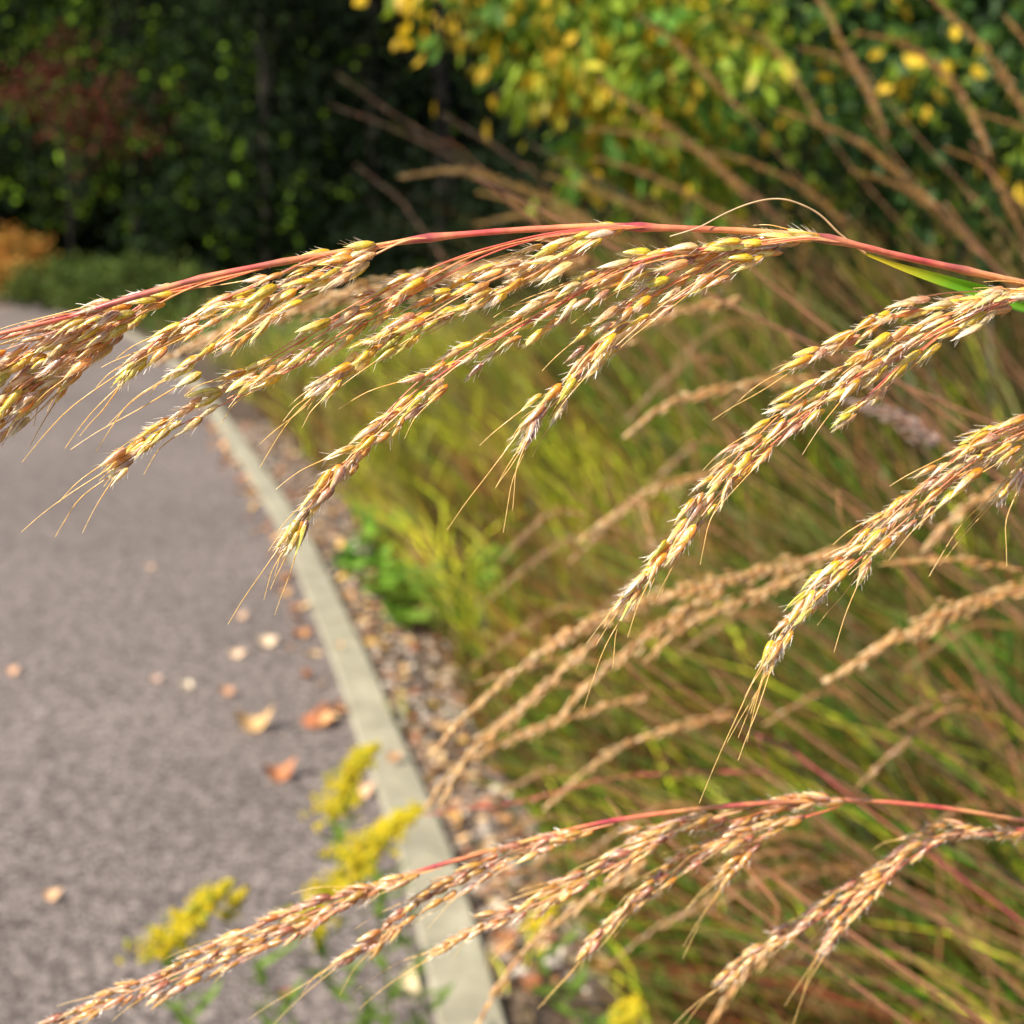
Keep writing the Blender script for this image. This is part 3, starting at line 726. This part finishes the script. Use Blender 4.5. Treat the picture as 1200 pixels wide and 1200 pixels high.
fallen_leaf(425, 937, .045, .6, (.7, .45, .28), "pale orange leaf among the yellow flowers")
fallen_leaf(335, 1175, .03, .6, (.35, .12, .08), "dark red leaf at the bottom of the path")
fallen_leaf(175, 670, .03, .6, (.6, .42, .3), "small tan leaf far left on the path")
fallen_leaf(182, 802, .03, .9, (.55, .38, .3), "small dull leaf left of the whitish one")
for i in range(150):
    k_ = int(12 + 42 * r.uniform(0, 1) ** 1.2); c = K[k_] + KT[k_] * r.uniform(-.12, .12) - KN[k_] * (.075 + abs(r.normal()) * .045)
    if c[1] < 1.9: continue
    mb = MB(); put_leaf(mb, np.array((0, 0, 0.)), r.uniform(.025, .065), r.uniform(0, 6.28), np.array(LIT[r.integers(6)]) * r.uniform(.9, 1.5), r, curl=r.uniform(.2, 1.3), tilt=(r.normal() * .2, r.uniform(-.1, .5)))
    o = mb.build("fallen_leaf", M_DRY); o.location = (c[0], c[1], .0105)
    tag(o, "brown curled leaf caught along the path side of the kerb", "leaf", "fallen leaves along the kerb")

for i, (px, py) in enumerate([(462, 905), (398, 770)]):
    fallen_leaf(px, py, .03 + .004 * i, i * 1.3, LIT[i], ["small tan leaf on the kerb just above the flowers", "scrap of brown leaf on the kerb level with the cream leaves", "scrap of dark red leaf on the kerb's middle", "scrap of leaf high on the kerb below the plume tip", "brown leaf scrap on the kerb near the bottom"][i])

# ------------------------------------------------------------------ goldenrod by the kerb
def goldenrod(label, head, d, spread, n_fl, seed):
    """head: pixel polyline of the flower plume (tip first)"""
    r = np.random.default_rng(seed)
    q = spline([P(x, y, d) for x, y in head], 24)
    low = q[-1]; base = np.array((low[0] + .10, low[1] - .12, 0.0))
    if base[1] < .4: base[1] = .4
    T = thing("goldenrod", label, "flowering plant", base)
    st = spline([base, (base + low) / 2 + np.array((.03, 0, .06)), low, q[12], q[0]], 40)
    mb = MB(); tube(mb, st, np.linspace(.003, .001, 40), (.16, .22, .05), 6)
    o = mb.build("stem", M_LEAF, T, origin=base); o.location = (0, 0, 0)
    mb = MB()
    for i in range(4, 30, 1):
        c = st[i]; yaw = i * 2.4; L = r.uniform(.04, .07)
        g = leaf_shape(curl=.4, fold=.3, w=.12, r=r) * L; g[..., 0] += L / 2; g[..., 2] += g[..., 0] * .5
        ca, sa = math.cos(yaw), math.sin(yaw)
        v = np.stack((g[..., 0] * ca - g[..., 1] * sa, g[..., 0] * sa + g[..., 1] * ca, g[..., 2]), -1) + c
        mb.grid(v, np.array((.12, .2, .03)) * r.uniform(.8, 1.3))
    o = mb.build("leaf", M_LEAF, T, origin=base); o.location = (0, 0, 0); tag(o, "narrow green leaves up the stem")
    mb = MB(); cs = []
    m_s = max(14, n_fl // 20)
    for i in range(m_s):                                             # thin arching side sprays set with florets on top
        f = r.uniform(0, 1); c = q[int(f * 23)]; az = r.uniform(0, 6.28); ln = spread * r.uniform(.5, 1.9) * (.35 + .65 * f)
        hd = np.array((math.cos(az), math.sin(az), 0)) + np.array((-.25, 0, 0))
        for j in range(max(6, n_fl // m_s)):
            u = r.uniform(0, 1)
            cs.append(c + hd * ln * u + np.array((0, 0, ln * (.75 * u - .75 * u * u))) + r.normal(size=3) * .0028)
    cs = np.array(cs); cl = np.array([(.66, .52, .02), (.62, .54, .03), (.32, .38, .04)])[r.choice(3, len(cs), p=[.5, .32, .18])]
    blobs(mb, cs, r.uniform(.0014, .0036, len(cs)), cl * r.uniform(.85, 1.1, (len(cs), 1)), r, .9)
    o = mb.build("flower_spray", M_FLOWER, T, origin=base, smooth=False); o.location = (0, 0, 0)
    return T
goldenrod("yellow goldenrod spray standing over the path's edge, topmost of the cluster", [(438, 878), (418, 905), (405, 935), (388, 965)], 2.15, .032, 1700, 1)
goldenrod("yellow goldenrod spray crossing the kerb beneath the topmost", [(488, 950), (468, 965), (445, 985), (428, 1010)], 2.0, .034, 1700, 2)
goldenrod("yellow goldenrod spray left of the kerb just above the crimson stem", [(400, 1000), (425, 1010), (415, 1030), (385, 1050), (365, 1095)], 1.9, .030, 1700, 3)
goldenrod("yellow goldenrod spray alone on the path behind the lower plume", [(262, 1040), (240, 1068), (215, 1092), (188, 1122)], 1.8, .032, 1700, 4)
goldenrod("goldenrod spray behind the lower plume's middle branches", [(668, 1040), (650, 1062), (632, 1085), (618, 1110)], 1.9, .024, 500, 5)
goldenrod("goldenrod spray at the bottom edge in the grass", [(745, 1172), (738, 1188), (728, 1210)], 1.7, .018, 300, 6)
goldenrod("small pale goldenrod tip above the lone spray", [(288, 1045), (278, 1060), (268, 1078)], 1.85, .014, 160, 7)

# low broad-leaved weeds at the foot of the meadow
def weed(label, px, py, h, rad, n, seed, col=(.10, .27, .03)):
    r = np.random.default_rng(seed); base = G(px, py)
    T = thing("leafy_weed", label, "weed", base)
    ms, ml = MB(), MB()
    for i in range(9):
        yaw = r.uniform(0, 6.28); tip = np.array((math.cos(yaw) * rad * r.uniform(.3, 1), math.sin(yaw) * rad * r.uniform(.3, 1), h * r.uniform(.5, 1)))
        q = spline([np.zeros(3), tip * np.array((.4, .4, .6)), tip], 12)
        tube(ms, q, np.linspace(.002, .0008, 12), (.16, .2, .06), 5)
        for j in range(n // 9):
            c = q[r.integers(3, 12)] + r.normal(size=3) * .012; L = r.uniform(.03, .075)
            g = leaf_shape(curl=.5, fold=.2, w=.36, r=r) * L; g[..., 0] += L / 2; g[..., 2] += g[..., 0] * r.uniform(-.3, .6)
            yw = r.uniform(0, 6.28); ca, sa = math.cos(yw), math.sin(yw)
            ml.grid(np.stack((g[..., 0] * ca - g[..., 1] * sa, g[..., 0] * sa + g[..., 1] * ca, g[..., 2]), -1) + c, np.array(col) * r.uniform(.75, 1.35))
    ms.build("stem", M_LEAF, T); ml.build("foliage", M_LEAF, T)
weed("bright green broad-leaved weed at the meadow's foot beside the gravel", 478, 745, .24, .20, 300, 1, (.20, .36, .05))
weed("green weed behind the front one at the meadow's foot", 548, 772, .32, .22, 300, 2, (.20, .34, .05))
weed("small green weed next to the kerb, on the gravel", 415, 668, .07, .07, 60, 3)
weed("green weed at the meadow's edge where the kerb bends away", 450, 668, .24, .16, 160, 4, (.16, .34, .04))
weed("low dark weed at the foot of the grass beyond the large blurred plume", 610, 775, .26, .2, 200, 5, (.07, .18, .03))

# ------------------------------------------------------------------ shrubs and trees
def foliage(mb, c, nrm_bias, L, w, cols, r, hang=.6):
    """folded diamond leaves, vectorised"""
    n = len(c)
    d = unit(r.normal(size=(n, 3)) + np.array((0, 0, -hang * 2)) + nrm_bias)
    s = unit(np.cross(d, r.normal(size=(n, 3)))); u = np.cross(s, d)
    L = L * r.uniform(.6, 1.25, (n, 1)); W = L * w
    rows = []
    for t, ww in ((0, .05), (.3, .85), (.6, .9), (1, .04)):
        ctr = c + d * L * t
        rows.append(np.stack((ctr - s * W * ww + u * W * ww * .35, ctr, ctr + s * W * ww + u * W * ww * .35), 1))
    v = np.stack(rows, 1)
    mb.grids(v, np.repeat(cols, 12, 0))

def crown_points(clumps, n, r, shell=.55):
    """clumps: (centre, radii). points nearer the shell than the centre, gathered in twigs"""
    vol = np.array([np.prod(c[1]) ** .7 for c in clumps]); k = r.choice(len(clumps), n, p=vol / vol.sum())
    C_ = np.array([c[0] for c in clumps])[k]; R_ = np.array([c[1] for c in clumps])[k]
    dirs = unit(r.normal(size=(n, 3)))
    return C_ + dirs * R_ * (r.uniform(shell ** 2, 1.15, (n, 1)) ** .5), dirs

def woody(name, label, cat, base, trunk_h, trunk_r, clumps, n, leaf_L, cols, probs, seed, group=None, lim=10, w=.36, mat=M_FAR, hang=.5, twig=None):
    r = np.random.default_rng(seed); base = np.array(base, float)
    T = thing(name, label, cat, base, group)
    mb = MB(); top = np.array((base[0] + r.normal() * .1, base[1], trunk_h))
    q = spline([base + np.array((0, 0, -.05)), (base + top) / 2 + r.normal(size=3) * trunk_r, top], 16)
    tube(mb, q, np.linspace(trunk_r * 1.25, trunk_r * .6, 16), (.014, .012, .009), 9)
    for i in range(lim):
        c = np.array(clumps[i % len(clumps)][0]) + r.normal(size=3) * .2 * np.array(clumps[i % len(clumps)][1])
        s = q[r.integers(5, 16)]
        l = spline([s, (s + c) / 2 + np.array((0, 0, .12 * np.linalg.norm(c - s))), c], 12)
        tube(mb, l, np.linspace(trunk_r * .42, trunk_r * .08, 12), (.014, .012, .009), 6)
    o = mb.build("trunk", M_BARK, T, origin=base); o.location = (0, 0, 0)
    tw = twig or leaf_L * 2.5
    nt = max(20, n // 9); cp, dirs = crown_points(clumps, nt, r)
    c = np.repeat(cp, 9, 0) + r.normal(size=(nt * 9, 3)) * tw
    c[:, 2] = np.maximum(c[:, 2], .05)
    tc = np.repeat(r.choice(len(cols), nt, p=probs), 9); one = r.random(len(tc)) < .12
    tc[one] = r.choice(len(cols), one.sum(), p=probs)
    colv = np.array(cols)[tc] * np.repeat(r.uniform(.7, 1.3, nt), 9)[:, None] * r.uniform(.8, 1.2, (len(tc), 1))
    mb = MB(); foliage(mb, c, np.repeat(dirs, 9, 0) * .7, leaf_L, w, colv, r, hang)
    o = mb.build("crown", mat, T, origin=base, smooth=False); o.location = (0, 0, 0)
    return T

# yellowing shrub at top right: leaves big enough to tell apart
YG, DG, GY, GR = (.22, .32, .03), (.06, .13, .025), (.62, .42, .03), (.10, .22, .03)
def cl(px, py, d, rx, rz, ry=None): return (P(px, py, d), np.array((rx, ry or rx, rz)))
woody("shrub", "shrub with yellow and lime green hanging leaves at the dark gap's edge", "shrub", (1.5, 4.6, 0), 1.3, .012,
      [cl(600, -10, 3.7, .28, .14), cl(680, 30, 3.7, .25, .22), cl(730, 90, 3.7, .22, .26), cl(735, 165, 3.8, .15, .2), cl(820, 60, 3.9, .3, .35), cl(790, 150, 3.9, .2, .3), cl(520, -30, 3.6, .12, .08)], 2300, .058,
      [YG, GY, GR, (.45, .40, .04)], [.4, .16, .28, .16], 61, mat=M_LEAF, lim=14, w=.3, hang=.9, twig=.05)
woody("shrub", "darker green shrub with scattered yellow leaves in the top right corner", "shrub", (1.9, 4.9, 0), 1.4, .014,
      [cl(900, 60, 4.3, .4, .4), cl(1020, 90, 4.4, .4, .45), cl(1130, 60, 4.4, .4, .45), cl(1240, 100, 4.4, .4, .5), cl(960, 180, 4.5, .4, .3), cl(1120, 190, 4.5, .4, .3)], 2900, .058,
      [(.03, .07, .015), DG, GY, YG], [.46, .34, .06, .14], 62, mat=M_LEAF, lim=14, w=.34, hang=.7, twig=.06)
# background trees, each on its own trunk
TD = [(.008, .016, .006), (.016, .034, .008), (.12, .21, .014)]  # dark tones paint in the wood's shade, the last one its sunlit leaf clumps
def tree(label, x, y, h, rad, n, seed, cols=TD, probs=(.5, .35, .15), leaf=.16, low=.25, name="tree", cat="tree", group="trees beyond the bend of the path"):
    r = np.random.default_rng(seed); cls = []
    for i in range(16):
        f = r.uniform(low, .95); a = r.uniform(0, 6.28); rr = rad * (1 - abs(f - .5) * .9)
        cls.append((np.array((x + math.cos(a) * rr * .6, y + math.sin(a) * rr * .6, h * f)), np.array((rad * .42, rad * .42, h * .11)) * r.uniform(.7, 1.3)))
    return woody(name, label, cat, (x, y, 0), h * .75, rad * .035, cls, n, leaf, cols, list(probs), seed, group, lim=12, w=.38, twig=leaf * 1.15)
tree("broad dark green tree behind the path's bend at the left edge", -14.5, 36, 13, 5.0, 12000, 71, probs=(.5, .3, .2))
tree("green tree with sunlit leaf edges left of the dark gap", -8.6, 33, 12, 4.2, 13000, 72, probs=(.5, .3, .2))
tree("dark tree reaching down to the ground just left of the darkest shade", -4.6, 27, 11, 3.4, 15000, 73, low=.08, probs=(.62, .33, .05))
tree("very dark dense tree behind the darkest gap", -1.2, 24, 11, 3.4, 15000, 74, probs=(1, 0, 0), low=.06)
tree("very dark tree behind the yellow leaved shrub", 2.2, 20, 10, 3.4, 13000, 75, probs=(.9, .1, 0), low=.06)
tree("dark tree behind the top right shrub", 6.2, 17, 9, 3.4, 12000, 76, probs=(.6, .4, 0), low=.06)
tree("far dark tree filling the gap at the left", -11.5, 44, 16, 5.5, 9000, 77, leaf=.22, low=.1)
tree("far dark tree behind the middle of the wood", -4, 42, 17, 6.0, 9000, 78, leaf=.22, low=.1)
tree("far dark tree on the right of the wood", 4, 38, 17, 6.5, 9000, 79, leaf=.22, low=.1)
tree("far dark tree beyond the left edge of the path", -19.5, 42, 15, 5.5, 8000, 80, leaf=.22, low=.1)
woody("red_leafed_tree", "dark red leafed small tree among the dark trees at the left", "tree", (-8.2, 26.5, 0), 2.6, .02,
      [cl(40, 105, 27, .45, .22), cl(90, 135, 27, .6, .3), cl(150, 110, 27, .55, .25), cl(75, 50, 27, .3, .18), cl(60, 80, 27, .35, .2), cl(115, 170, 27, .5, .18), cl(180, 150, 27, .4, .2)], 1500, .13,
      [(.11, .028, .02), (.07, .03, .016), (.04, .08, .015)], [.5, .35, .15], 81, lim=10, twig=.22)
tree("orange autumn shrub at the left edge above the path", -9.6, 28, 1.3, .9, 2600, 82, cols=[(.50, .22, .05), (.42, .26, .06), (.2, .18, .04)], probs=(.5, .3, .2), leaf=.09, low=.3, name="orange_shrub", cat="shrub", group=None)
tree("second orange shrub cut by the left edge", -10.9, 29, 1.1, .9, 2200, 83, cols=[(.50, .26, .05), (.36, .26, .06), (.2, .18, .04)], probs=(.5, .3, .2), leaf=.09, low=.3, name="orange_shrub", cat="shrub", group=None)
for i, (x, y, h_) in enumerate([(-8.4, 26, .8), (-7.2, 24.5, .9), (-6.1, 22.5, .9), (-5.0, 20.5, .9)]):
    tree(["low green bush", "low olive bush", "rounded dark bush", "ragged green bush"][i] + " at the inside of the path's bend" + [", leftmost", ", second from left", ", third from left", ", nearest the kerb"][i],
         x, y, h_, .9, 2200, 90 + i, cols=[(.06, .10, .02), (.10, .13, .03)], probs=(.6, .4), leaf=.08, low=.2, name="bush", cat="bush", group=None)
# the wood's uncountable far mass closes off the horizon
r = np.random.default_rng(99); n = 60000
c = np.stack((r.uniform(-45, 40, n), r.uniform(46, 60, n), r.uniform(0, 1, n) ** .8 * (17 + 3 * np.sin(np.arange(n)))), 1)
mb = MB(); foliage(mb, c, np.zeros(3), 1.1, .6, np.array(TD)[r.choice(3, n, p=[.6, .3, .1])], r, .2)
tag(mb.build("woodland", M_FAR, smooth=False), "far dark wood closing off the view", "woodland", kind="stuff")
